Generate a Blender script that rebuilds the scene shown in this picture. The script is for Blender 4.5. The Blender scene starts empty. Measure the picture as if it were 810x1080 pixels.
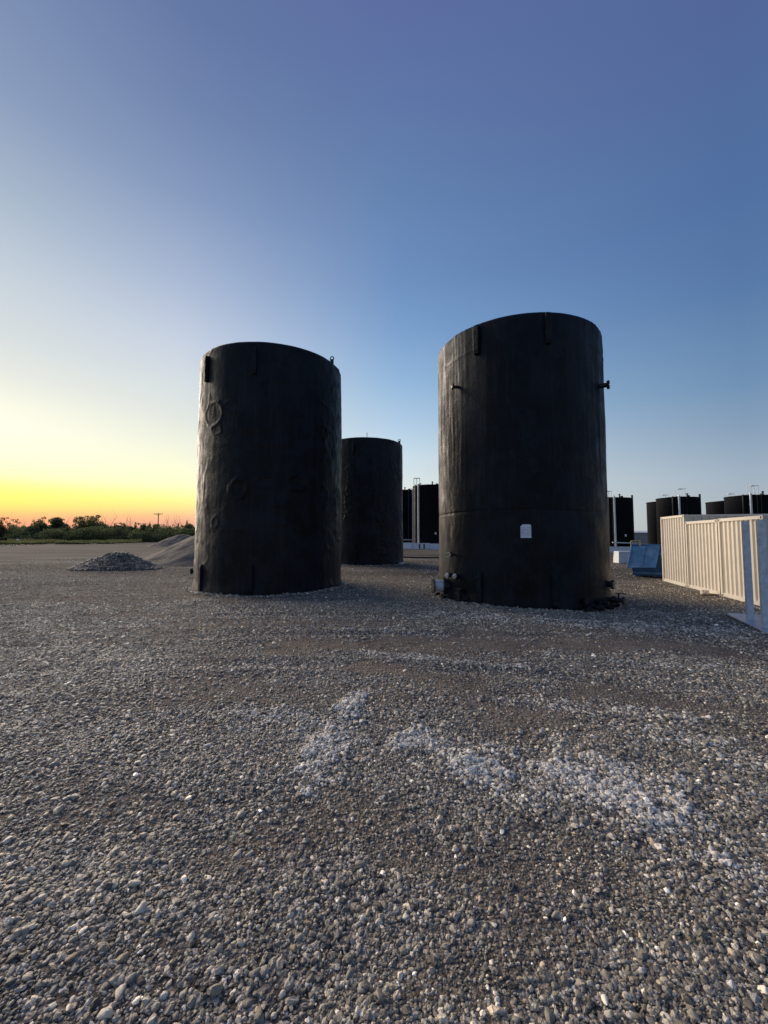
import bpy, math, random
import numpy as np
R = math.radians
rng = np.random.default_rng(7)
random.seed(7)
scene = bpy.context.scene
COL = scene.collection

# ---------------------------------------------------------------- camera
CAM_H = 1.74
cam_d = bpy.data.cameras.new('camera'); cam = bpy.data.objects.new('camera', cam_d); COL.objects.link(cam)
cam.location = (0, 0, CAM_H); cam.rotation_euler = (R(90 + 3.35), 0, 0)
cam_d.sensor_fit = 'HORIZONTAL'; cam_d.sensor_width = 36; cam_d.lens = 36 * 430 / 810
cam_d.clip_start = 0.05; cam_d.clip_end = 6000
scene.camera = cam

# ---------------------------------------------------------------- sky: dusk, the sun just gone at the left
SUN_AZ = -48.0            # degrees, clockwise from +Y
def lin(c):
    c = c / 255.0
    return c / 12.92 if c <= 0.04045 else ((c + 0.055) / 1.055) ** 2.4
world = bpy.data.worlds.new('World'); scene.world = world; world.use_nodes = True
nt = world.node_tree; nt.nodes.clear()
def N(t, typ, **kw):
    n = t.nodes.new(typ)
    for k, v in kw.items(): setattr(n, k, v)
    return n
def math_node(t, op, a, b=None, c=None, clamp=False):
    n = N(t, 'ShaderNodeMath', operation=op); n.use_clamp = clamp
    for i, v in enumerate((a, b, c)):
        if v is None: continue
        if isinstance(v, (int, float)): n.inputs[i].default_value = v
        else: t.links.new(v, n.inputs[i])
    return n.outputs[0]
# dusk colour by height above the horizon (degrees), at four bearings away from the glow
SKY = {
 0:  [(0,228,152,130),(1.6,240,174,132),(2.3,250,202,128),(3.0,255,234,120),(4.0,255,250,122),(5.1,255,253,145),(6.2,255,254,198),(8,255,255,224),(11,254,255,236),(13.5,247,250,232),(16.5,230,234,226),(20,214,222,222),(26,196,208,217),(33,166,182,200),(40,137,155,187),(50,113,132,173),(90,82,101,153)],
 21: [(0,222,158,146),(1.6,238,176,150),(2.5,248,196,148),(3.4,254,228,150),(4.4,255,249,154),(5.3,255,253,178),(6.5,254,254,206),(8.5,250,252,218),(11.6,238,242,224),(14.8,224,230,224),(19,212,221,226),(23.5,198,208,225),(30,168,184,211),(38,133,153,190),(45,111,132,173),(51,99,119,164),(62,90,112,160),(90,82,101,153)],
 50: [(0,218,220,212),(3,226,229,220),(6,224,231,227),(11,203,222,234),(15,178,205,229),(21,146,182,218),(27,123,160,204),(32.5,109,144,191),(42,98,128,174),(49,93,117,166),(55,91,108,160),(90,82,101,153)],
 90: [(0,172,179,184),(3.5,168,180,190),(6.5,158,176,194),(11,134,158,184),(16,110,143,179),(25,87,121,167),(33,79,111,161),(40,79,106,156),(46,81,101,152),(90,80,99,152)],
}
def ramp(t, fac, stops):
    r = N(t, 'ShaderNodeValToRGB'); el = r.color_ramp.elements
    while len(el) > 1: el.remove(el[-1])
    for i, (e, a, b, c) in enumerate(stops):
        x = e / 90.0
        s = el[0] if i == 0 else el.new(x)
        s.position = x; s.color = (lin(a), lin(b), lin(c), 1)
    t.links.new(fac, r.inputs[0]); return r.outputs[0]
tc = N(nt, 'ShaderNodeTexCoord'); sep = N(nt, 'ShaderNodeSeparateXYZ'); nt.links.new(tc.outputs['Generated'], sep.inputs[0])
elev = math_node(nt, 'MULTIPLY', math_node(nt, 'ARCSINE', sep.outputs[2]), 2 / math.pi, clamp=True)
az = math_node(nt, 'ARCTAN2', sep.outputs[0], sep.outputs[1])
rel = math_node(nt, 'SUBTRACT', az, R(SUN_AZ))
absd = math_node(nt, 'ARCCOSINE', math_node(nt, 'COSINE', rel))      # 0..pi from the glow
ramps = {k: ramp(nt, elev, v) for k, v in SKY.items()}
cur = ramps[0]; keys = [0, 21, 50, 90]
for a, b in zip(keys[:-1], keys[1:]):
    mr = N(nt, 'ShaderNodeMapRange'); mr.inputs[1].default_value = R(a); mr.inputs[2].default_value = R(b)
    nt.links.new(absd, mr.inputs[0])
    mx = N(nt, 'ShaderNodeMix', data_type='RGBA'); nt.links.new(mr.outputs[0], mx.inputs[0])
    nt.links.new(cur, mx.inputs[6]); nt.links.new(ramps[b], mx.inputs[7]); cur = mx.outputs[2]
sky = N(nt, 'ShaderNodeTexSky', sky_type='NISHITA'); sky.sun_disc = False
sky.sun_elevation = R(1.0); sky.sun_rotation = R(SUN_AZ); sky.dust_density = 2.0
bg1 = N(nt, 'ShaderNodeBackground'); nt.links.new(cur, bg1.inputs[0]); bg1.inputs[1].default_value = 0.87
bg2 = N(nt, 'ShaderNodeBackground'); nt.links.new(sky.outputs[0], bg2.inputs[0]); bg2.inputs[1].default_value = 0.012
ad = N(nt, 'ShaderNodeAddShader'); nt.links.new(bg1.outputs[0], ad.inputs[0]); nt.links.new(bg2.outputs[0], ad.inputs[1])
wo = N(nt, 'ShaderNodeOutputWorld'); nt.links.new(ad.outputs[0], wo.inputs[0])

sun_d = bpy.data.lights.new('sun', 'SUN'); sun = bpy.data.objects.new('sun', sun_d); COL.objects.link(sun)
sun_d.energy = 5.0; sun_d.angle = R(52); sun_d.color = (1.0, 0.84, 0.68)
sun.rotation_euler = (R(90 - 16), 0, R(180 - SUN_AZ)); sun.location = (-30, 30, 20)

scene.view_settings.view_transform = 'Standard'; scene.view_settings.look = 'None'
scene.view_settings.exposure = 0.2; scene.view_settings.gamma = 1.0
scene.view_settings.use_curve_mapping = False

# ---------------------------------------------------------------- helpers
def tag(o, label=None, cat=None, group=None, kind=None):
    if label: o['label'] = label
    if cat: o['category'] = cat
    if group: o['group'] = group
    if kind: o['kind'] = kind
    return o
def empty(name, loc, rz=0.0, label=None, cat=None, group=None):
    o = bpy.data.objects.new(name, None); COL.objects.link(o)
    o.location = loc; o.rotation_euler = (0, 0, rz); o.empty_display_size = .3
    return tag(o, label, cat, group)
def link_mesh(name, me, mat, parent=None, loc=(0, 0, 0)):
    o = bpy.data.objects.new(name, me); COL.objects.link(o)
    if mat and not me.materials: me.materials.append(mat)
    o.parent = parent; o.location = loc
    return o
def np_mesh(name, V, F, smooth=False):
    """V (n,3), F (m,k) all faces the same size"""
    V = np.asarray(V, np.float32); F = np.asarray(F, np.int32); m, k = F.shape
    me = bpy.data.meshes.new(name); me.vertices.add(len(V)); me.vertices.foreach_set('co', V.ravel())
    me.loops.add(m * k); me.loops.foreach_set('vertex_index', F.ravel())
    me.polygons.add(m); me.polygons.foreach_set('loop_start', np.arange(0, m * k, k, dtype=np.int32))
    me.update(calc_edges=True)
    me.polygons.foreach_set('use_smooth', np.full(m, smooth)); me.validate()
    return me
def frame(d):
    d = np.asarray(d, float); d = d / np.linalg.norm(d)
    a = np.array([0, 0, 1.]) if abs(d[2]) < .9 else np.array([1., 0, 0])
    u = np.cross(a, d); u /= np.linalg.norm(u); return u, np.cross(d, u), d
class MB:
    def __init__(s): s.v = []; s.f = []; s.s = []
    def add(s, vs, fs, smooth=False):
        b = len(s.v); s.v += [tuple(map(float, p)) for p in vs]
        s.f += [tuple(b + i for i in f) for f in fs]; s.s += [smooth] * len(fs); return s
    def box(s, c, size, ax=None):
        """centre, full sizes, optional (ux,uy,uz) axes"""
        ux, uy, uz = ax if ax else (np.array([1., 0, 0]), np.array([0, 1., 0]), np.array([0, 0, 1.]))
        c = np.asarray(c, float); h = np.asarray(size, float) / 2; vs = []
        for k in (-1, 1):
            for i, j in ((-1, -1), (1, -1), (1, 1), (-1, 1)):
                vs.append(c + ux * i * h[0] + uy * j * h[1] + uz * k * h[2])
        return s.add(vs, [(3, 2, 1, 0), (4, 5, 6, 7), (0, 1, 5, 4), (1, 2, 6, 5), (2, 3, 7, 6), (3, 0, 4, 7)])
    def tube(s, p0, p1, r0, r1=None, n=12, caps=True, hollow=None):
        r1 = r0 if r1 is None else r1; p0 = np.asarray(p0, float); p1 = np.asarray(p1, float)
        u, w, d = frame(p1 - p0); vs = []
        for p, r in ((p0, r0), (p1, r1)):
            for i in range(n):
                a = 2 * math.pi * i / n; vs.append(p + (u * math.cos(a) + w * math.sin(a)) * r)
        s.add(vs, [(i, (i + 1) % n, n + (i + 1) % n, n + i) for i in range(n)], True)
        if caps:
            s.add(vs, [tuple(range(n))[::-1], tuple(range(n, 2 * n))])
        return s
    def path(s, pts, r, n=8):
        for a, b in zip(pts[:-1], pts[1:]): s.tube(a, b, r, n=n)
        return s
    def build(s, name, mat, parent=None, loc=(0, 0, 0), bevel=0):
        me = bpy.data.meshes.new(name); me.from_pydata(s.v, [], s.f); me.polygons.foreach_set('use_smooth', s.s); me.update()
        o = link_mesh(name, me, mat, parent, loc)
        if bevel:
            m = o.modifiers.new('bevel', 'BEVEL'); m.width = bevel; m.segments = 2; m.limit_method = 'ANGLE'
        return o

# value noise on arrays
def _hash(ix, iy, iz, seed):
    h = (ix.astype(np.int64) * 374761393 + iy.astype(np.int64) * 668265263 + iz.astype(np.int64) * 2147483647 + seed * 974634777) & 0xffffffff
    h = ((h ^ (h >> 13)) * 1274126177) & 0xffffffff
    h = ((h ^ (h >> 16)) * 2246822519) & 0xffffffff
    return ((h ^ (h >> 15)) & 0xffffff) / float(0xffffff)
def vnoise(x, y, z=0.0, seed=0):
    x, y, z = np.broadcast_arrays(np.asarray(x, float), np.asarray(y, float), np.asarray(z, float))
    ix, iy, iz = np.floor(x), np.floor(y), np.floor(z); fx, fy, fz = x - ix, y - iy, z - iz
    fx, fy, fz = [t * t * t * (t * (t * 6 - 15) + 10) for t in (fx, fy, fz)]
    r = 0
    for a in (0, 1):
        for b in (0, 1):
            for c in (0, 1):
                w = (fx if a else 1 - fx) * (fy if b else 1 - fy) * (fz if c else 1 - fz)
                r = r + w * _hash(ix + a, iy + b, iz + c, seed)
    return r * 2 - 1
def fbm(x, y, z=0.0, seed=0, o=4):
    r = 0; a = 1; t = 0
    for i in range(o):
        r = r + a * vnoise(np.asarray(x) * 2 ** i, np.asarray(y) * 2 ** i, np.asarray(z) * 2 ** i, seed + i); t += a; a *= .5
    return r / t
def sstep(a, b, x):
    t = np.clip((x - a) / (b - a), 0, 1); return t * t * (3 - 2 * t)
def segdist(x, y, p, q):
    px, py = p; dx, dy = q[0] - p[0], q[1] - p[1]; L = dx * dx + dy * dy
    t = np.clip(((x - px) * dx + (y - py) * dy) / L, 0, 1)
    return np.hypot(x - px - t * dx, y - py - t * dy)

# ---------------------------------------------------------------- materials
def new_mat(name):
    m = bpy.data.materials.new(name); m.use_nodes = True
    t = m.node_tree; b = t.nodes['Principled BSDF']; return m, t, b
def obj_coord(t, scale=(1, 1, 1)):
    c = N(t, 'ShaderNodeTexCoord'); mp = N(t, 'ShaderNodeMapping'); mp.inputs['Scale'].default_value = scale
    t.links.new(c.outputs['Object'], mp.inputs[0]); return mp.outputs[0]
def noise(t, vec, scale, detail=4, rough=.55):
    n = N(t, 'ShaderNodeTexNoise'); n.inputs['Scale'].default_value = scale; n.inputs['Detail'].default_value = detail
    n.inputs['Roughness'].default_value = rough; t.links.new(vec, n.inputs['Vector']); return n.outputs['Fac']
def cramp(t, fac, stops):
    r = N(t, 'ShaderNodeValToRGB'); el = r.color_ramp.elements
    while len(el) > 1: el.remove(el[-1])
    for i, (x, c) in enumerate(stops):
        s = el[0] if i == 0 else el.new(x)
        s.position = x; s.color = (c[0], c[1], c[2], 1) if not isinstance(c, (int, float)) else (c, c, c, 1)
    t.links.new(fac, r.inputs[0]); return r.outputs[0]
def mixc(t, fac, a, b, mode='MIX'):
    m = N(t, 'ShaderNodeMix', data_type='RGBA', blend_type=mode)
    for i, v in ((0, fac), (6, a), (7, b)):
        if isinstance(v, (int, float)): m.inputs[i].default_value = v
        elif isinstance(v, tuple): m.inputs[i].default_value = (*v, 1)
        else: t.links.new(v, m.inputs[i])
    return m.outputs[2]
def bump(t, b, height, dist, strength=1.0, prev=None):
    n = N(t, 'ShaderNodeBump'); n.inputs['Distance'].default_value = dist; n.inputs['Strength'].default_value = strength
    t.links.new(height, n.inputs['Height'])
    if prev is not None: t.links.new(prev, n.inputs['Normal'])
    t.links.new(n.outputs[0], b.inputs['Normal']); return n.outputs[0]
def simple(name, col, rough=.5, metal=0.0, var=.25, scale=6, bmp=.002, dirt=None, spec=.5):
    m, t, b = new_mat(name); v = obj_coord(t)
    n1 = noise(t, v, scale, 6, .6)
    lo = tuple(c * (1 - var) for c in col); hi = tuple(min(1, c * (1 + var)) for c in col)
    c = cramp(t, n1, [(.3, lo), (.7, hi)])
    if dirt:
        n2 = noise(t, v, scale * .45, 8, .7); f = cramp(t, n2, [(dirt[1], 0), (dirt[1] + .12, dirt[2])])
        c = mixc(t, f, c, dirt[0])
    t.links.new(c, b.inputs['Base Color'])
    b.inputs['Roughness'].default_value = rough; b.inputs['Metallic'].default_value = metal
    b.inputs['Specular IOR Level'].default_value = spec
    if bmp: bump(t, b, noise(t, v, scale * 7, 4), bmp)
    return m

def foam_mat():
    m, t, b = new_mat('black_foam_coating'); v = obj_coord(t); vs = obj_coord(t, (1, 1, .10))
    big = noise(t, v, .75, 6, .62); blot = noise(t, v, 1.9, 5, .6); streak = noise(t, vs, 6.5, 7, .7); fine = noise(t, v, 26, 5, .6); dust = noise(t, vs, 2.4, 7, .7)
    c = cramp(t, big, [(.38, (.0008, .0013, .0024)), (.50, (.0022, .0036, .0062)), (.62, (.0082, .0115, .0170))])
    c = mixc(t, cramp(t, blot, [(.50, 0), (.62, .70)]), c, (.0115, .0155, .0220))
    c = mixc(t, cramp(t, dust, [(.52, 0), (.72, .40)]), c, (.024, .029, .037))
    c = mixc(t, cramp(t, streak, [(.53, 0), (.70, .42)]), c, (.030, .034, .040))
    t.links.new(c, b.inputs['Base Color'])
    r = cramp(t, mixc(t, .5, streak, blot), [(.40, .40), (.60, .70)]); t.links.new(r, b.inputs['Roughness'])
    b.inputs['Specular IOR Level'].default_value = .19
    p = bump(t, b, fine, .006, .6); p = bump(t, b, noise(t, v, 7, 6, .62), .02, .5, p); bump(t, b, streak, .012, .6, p)
    return m
M = {}
M['foam'] = foam_mat()
M['black_paint'] = simple('black_paint', (.012, .013, .015), .45, var=.3, spec=.4)
M['tank_steel'] = simple('black_tank_paint', (.004, .005, .007), .85, var=.3, scale=1.2, spec=.12)
M['white_pipe'] = simple('white_pipe_paint', (.6, .62, .64), .5)
M['galv'] = simple('galvanised_steel', (.68, .72, .78), .5, metal=.05, var=.10, scale=3, dirt=((.2, .17, .13), .6, .5))
M['galv_post'] = simple('weathered_grey_steel', (.56, .60, .65), .5, metal=.1, var=.2, scale=9, bmp=.001, dirt=((.36, .37, .37), .55, .6))
M['plate'] = simple('bare_steel_plate', (.42, .46, .50), .5, metal=.2, var=.15, scale=4, bmp=.001, dirt=((.25, .23, .2), .6, .5))
M['cream'] = simple('cream_container_paint', (.66, .60, .50), .5, var=.06, scale=2.5, bmp=.001, dirt=((.30, .20, .12), .66, .6))
M['cream_roof'] = simple('dusty_container_roof', (.5, .47, .4), .6, var=.15, scale=2)
M['dark_rubber'] = simple('dark_rubber', (.02, .02, .02), .7)
M['blue'] = simple('faded_blue_paint', (.07, .20, .40), .5, var=.3, scale=3.5, bmp=.002, dirt=((.22, .36, .46), .56, .5))
M['blue_dark'] = simple('dark_blue_paint', (.03, .10, .27), .5, var=.3, scale=3, dirt=((.10, .07, .05), .62, .7))
M['brass'] = simple('silver_coupling_metal', (.80, .74, .64), .35, metal=.25, var=.2)
M['concrete'] = simple('pale_concrete', (.55, .57, .58), .8, var=.12, scale=4, bmp=.004)
M['wood'] = simple('weathered_wood', (.30, .22, .15), .8, var=.3, scale=8)
M['pale_rag'] = simple('pale_cloth', (.6, .52, .42), .9)
M['pole_wood'] = simple('dark_pole_wood', (.06, .045, .035), .85)
M['bark'] = simple('bark', (.07, .055, .045), .9, bmp=.01)
M['building'] = simple('pale_metal_siding', (.30, .29, .27), .6, var=.1, scale=.6)
M['yellow'] = simple('faded_yellow_paint', (.35, .28, .12), .6)
M['white_paint'] = simple('white_paint', (.75, .76, .78), .45, var=.05)
M['glass'] = simple('dark_window_glass', (.02, .022, .025), .1)

def label_mat():
    m, t, b = new_mat('printed_paper_label')
    c = N(t, 'ShaderNodeTexCoord'); s = N(t, 'ShaderNodeSeparateXYZ'); t.links.new(c.outputs['Object'], s.inputs[0])
    row = math_node(t, 'FRACT', math_node(t, 'MULTIPLY', s.outputs[2], 26.0))
    band = math_node(t, 'LESS_THAN', row, .45)
    mp = N(t, 'ShaderNodeMapping'); mp.inputs['Scale'].default_value = (60, 60, 26); t.links.new(c.outputs['Object'], mp.inputs[0])
    n = math_node(t, 'GREATER_THAN', noise(t, mp.outputs[0], 1, 1), .46)
    inz = math_node(t, 'MULTIPLY', math_node(t, 'LESS_THAN', s.outputs[2], .09), math_node(t, 'GREATER_THAN', s.outputs[2], -.115))
    f = math_node(t, 'MULTIPLY', math_node(t, 'MULTIPLY', band, n), math_node(t, 'MULTIPLY', inz, .75))
    t.links.new(mixc(t, f, (.72, .76, .82), (.16, .19, .25)), b.inputs['Base Color']); b.inputs['Roughness'].default_value = .4
    return m
M['label'] = label_mat()

def leaf_mat(name, c1, c2):
    m, t, b = new_mat(name); v = obj_coord(t)
    n = noise(t, v, .8, 4); g = N(t, 'ShaderNodeNewGeometry')
    c = cramp(t, g.outputs['Random Per Island'], [(0, c1), (1, c2)])
    t.links.new(c, b.inputs['Base Color']); b.inputs['Roughness'].default_value = .7
    b.inputs['Specular IOR Level'].default_value = .2
    tr = N(t, 'ShaderNodeBsdfTranslucent'); t.links.new(c, tr.inputs[0]); ms = N(t, 'ShaderNodeMixShader'); ms.inputs[0].default_value = .45
    t.links.new(b.outputs[0], ms.inputs[1]); t.links.new(tr.outputs[0], ms.inputs[2]); t.links.new(ms.outputs[0], t.nodes['Material Output'].inputs[0])
    return m
M['leaf_green'] = leaf_mat('olive_leaves', (.08, .10, .042), (.20, .225, .10))
M['leaf_dark'] = leaf_mat('dark_leaves', (.065, .082, .04), (.17, .20, .09))
M['leaf_rust'] = leaf_mat('rusty_leaves', (.07, .035, .02), (.13, .08, .035))
M['grass'] = leaf_mat('dry_green_grass', (.075, .09, .04), (.19, .20, .095))

# ---------------------------------------------------------------- ground
def g0(x, y):
    return -.025 * np.clip(x, 0, 12)
WHITE = [((-.49, 3.15), (-.38, 3.7), .17, 1.3), ((-.38, 3.7), (-.27, 4.6), .14, 1.2),
         ((.30, 3.62), (1.02, 3.02), .19, 1.0), ((1.35, 3.22), (1.85, 2.7), .29, .9), ((.5, 3.1), (1.1, 2.8), .1, .3),
         ((1.8, 2.6), (2.1, 2.3), .25, .3), ((-5.15, 11.2), (-4.7, 11.1), .12, .9), ((-8.3, 15.6), (-7.5, 15.3), .2, .3),
         ((-1.4, 4.1), (-.7, 3.8), .18, .35), ((-.3, 6.1), (2.0, 5.6), .1, .4), ((1.2, 9.2), (7, 8.2), .4, .45),
         ((1.2, 4.6), (2.9, 4.2), .15, .4), ((2.6, 6.3), (5.8, 5.6), .12, .35), ((-19, 19.2), (-16.5, 18.8), .2, .6),
         ((-1, 7.6), (2.5, 7.2), .1, .3), ((-27, 29), (-21, 28), .5, .5), ((-44, 47), (-34, 45), .9, .4), ((-14, 16.5), (-11, 16), .35, .35), ((-30, 38), (-20, 36), .7, .3), ((2.4, 3.9), (3.2, 3.2), .2, .3)]
def white(x, y):
    w = 0
    wob = fbm(x * 3.2, y * 3.2, 0, 51, 3)
    for p, q, r, s in WHITE:
        d = segdist(x, y, p, q) - wob * r * 1.6
        w = np.maximum(w, s * (1 - sstep(r * .1, r * 1.5, d)))
    return w * (.4 + .6 * sstep(-.35, .2, fbm(np.asarray(x) * 6, np.asarray(y) * 6, 0, 57, 4)))
FINE = [((.2, 2.35), (1.1, 2.2), .32), ((1.0, 3.9), (1.9, 4.3), .35), ((-.1, 2.6), (-.9, 2.3), .22), ((-1.5, 6.6), (2.0, 6.6), .55),
        ((1.5, 7.3), (5.5, 6.9), .5), ((.2, 1.75), (.9, 2.0), .12), ((-.2, 5.6), (.9, 5.0), .3), ((2.2, 4.9), (4.0, 4.3), .3)]
def fine(x, y):
    """1 where the surface is packed grit with few stones"""
    w = sstep(.12, .5, fbm(x * .55 + 3, y * 1.1, 0, 21, 3)) * .7
    wob = fbm(x * 2.4, y * 2.4, 0, 61, 3)
    for p, q, r in FINE:
        w = np.maximum(w, 1 - sstep(r * .3, r * 1.6, segdist(x, y, p, q) - wob * r))
    return np.clip(w * (1 - white(x, y)), 0, 1)
def height(x, y):
    d = np.hypot(x, y); fade = 1 - sstep(60, 160, d)
    h = g0(x, y) * (1 - sstep(150, 400, d))
    h = h + fade * (.030 * fbm(x * .35, y * .6, 0, 3, 3) + .012 * fbm(x * 1.1, y * 2.2, 0, 5, 3))
    near = 1 - sstep(12, 30, d)
    h = h + near * .008 * fbm(x * 5, y * 6, 0, 8, 3)
    # tyre tracks sweeping across at left and centre
    for cx, cy, r in ((-1.5, -16.0, 21.6), (-1.5, -16.0, 23.4), (2, -30, 37.4), (2, -30, 39.2), (-4, -12, 24)):
        dd = np.abs(np.hypot(x - cx, y - cy) - r)
        h = h + near * (-.020 * np.exp(-(dd / .14) ** 2) + .016 * np.exp(-((dd - .26) / .10) ** 2)) * (.6 + .6 * vnoise(x * .6, y * .6, 0, 17))
    return h + .02 * white(x, y)

def ground_material():
    m, t, b = new_mat('packed_grey_gravel')
    c = N(t, 'ShaderNodeTexCoord'); P = c.outputs['Object']
    at = N(t, 'ShaderNodeAttribute', attribute_name='dust'); fi = N(t, 'ShaderNodeAttribute', attribute_name='fine')
    def vor(scale):
        v = N(t, 'ShaderNodeTexVoronoi'); v.inputs['Scale'].default_value = scale; v.inputs['Randomness'].default_value = 1
        t.links.new(P, v.inputs['Vector']); return v
    v1, v2, v3 = vor(34), vor(95), vor(11)
    def grey(v):
        s = N(t, 'ShaderNodeSeparateColor'); t.links.new(v.outputs['Color'], s.inputs[0]); return s.outputs[0]
    s1 = cramp(t, grey(v1), [(0, (.07, .06, .048)), (.6, (.18, .16, .132)), (.9, (.32, .29, .25)), (1, (.6, .56, .50))])
    s2 = cramp(t, grey(v2), [(0, (.11, .090, .068)), (.6, (.20, .167, .130)), (.92, (.32, .275, .222)), (1, (.55, .51, .45))])
    col = mixc(t, fi.outputs['Fac'], s1, s2)
    big = noise(t, P, .16, 5, .6); med = noise(t, P, 1.3, 6, .65)
    col = mixc(t, 1.0, col, cramp(t, big, [(.35, (.82, .80, .80)), (.65, (1.2, 1.17, 1.14))]), 'MULTIPLY')
    col = mixc(t, 1.0, col, cramp(t, med, [(.3, (.80, .80, .82)), (.7, (1.2, 1.19, 1.17))]), 'MULTIPLY')
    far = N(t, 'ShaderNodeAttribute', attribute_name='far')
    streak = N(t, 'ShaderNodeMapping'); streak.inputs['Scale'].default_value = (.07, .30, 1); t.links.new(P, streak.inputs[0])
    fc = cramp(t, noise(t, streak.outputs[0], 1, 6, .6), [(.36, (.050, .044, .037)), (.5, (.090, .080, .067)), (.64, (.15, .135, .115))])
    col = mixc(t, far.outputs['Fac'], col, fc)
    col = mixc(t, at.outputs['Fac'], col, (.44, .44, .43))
    t.links.new(col, b.inputs['Base Color']); b.inputs['Roughness'].default_value = 1.0
    b.inputs['Specular IOR Level'].default_value = .03
    hh = math_node(t, 'SUBTRACT', 1.0, v1.outputs['Distance'])
    nearf = math_node(t, 'SUBTRACT', 1.0, far.outputs['Fac'])
    p = bump(t, b, math_node(t, 'SUBTRACT', 1.0, v2.outputs['Distance']), .006, .9)
    p = bump(t, b, hh, .014, .9, p); p = bump(t, b, noise(t, P, 2.5, 8, .7), .04, .4, p)
    for n in t.nodes:
        if n.bl_idname == 'ShaderNodeBump': t.links.new(math_node(t, 'MULTIPLY', nearf, n.inputs['Strength'].default_value), n.inputs['Strength'])
    return m
M['ground'] = ground_material()
nx, ny = 520, 560
ux = np.linspace(-1, 1, nx); uy = np.linspace(-1, 1, ny)
X = 1.7 * np.sinh(7.9 * ux); Y = 5 + 1.7 * np.sinh(7.9 * uy)
GX, GY = np.meshgrid(X, Y); GZ = height(GX, GY)
idx = np.arange(nx * ny).reshape(ny, nx)
F = np.stack([idx[:-1, :-1], idx[:-1, 1:], idx[1:, 1:], idx[1:, :-1]], -1).reshape(-1, 4)
gm = np_mesh('ground', np.stack([GX, GY, GZ], -1).reshape(-1, 3), F, True)
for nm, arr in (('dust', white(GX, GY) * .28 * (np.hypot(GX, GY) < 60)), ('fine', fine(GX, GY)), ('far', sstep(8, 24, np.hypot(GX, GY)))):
    a = gm.attributes.new(nm, 'FLOAT', 'POINT'); a.data.foreach_set('value', np.asarray(arr, np.float32).ravel())
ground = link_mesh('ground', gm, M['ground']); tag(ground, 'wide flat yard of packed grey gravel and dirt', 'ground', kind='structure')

# ---------------------------------------------------------------- gravel stones
def stone_material():
    m, t, b = new_mat('river_gravel_stone')
    a = N(t, 'ShaderNodeAttribute', attribute_name='tint', attribute_type='INSTANCER')
    c = N(t, 'ShaderNodeTexCoord')
    oi = N(t, 'ShaderNodeObjectInfo')
    va = N(t, 'ShaderNodeVectorMath', operation='ADD'); t.links.new(c.outputs['Object'], va.inputs[0])
    cmb = N(t, 'ShaderNodeCombineXYZ'); t.links.new(math_node(t, 'MULTIPLY', oi.outputs['Random'], 50), cmb.inputs[0]); t.links.new(cmb.outputs[0], va.inputs[1])
    n = noise(t, va.outputs[0], 1.6, 5, .65)
    col = mixc(t, 1.0, a.outputs['Color'], cramp(t, n, [(.25, (.68, .68, .68)), (.75, (1.3, 1.29, 1.27))]), 'MULTIPLY')
    t.links.new(col, b.inputs['Base Color']); b.inputs['Roughness'].default_value = .48
    b.inputs['Specular IOR Level'].default_value = .4
    bump(t, b, noise(t, va.outputs[0], 5, 4), .1, .35)
    return m
M['stone'] = stone_material()
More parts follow.
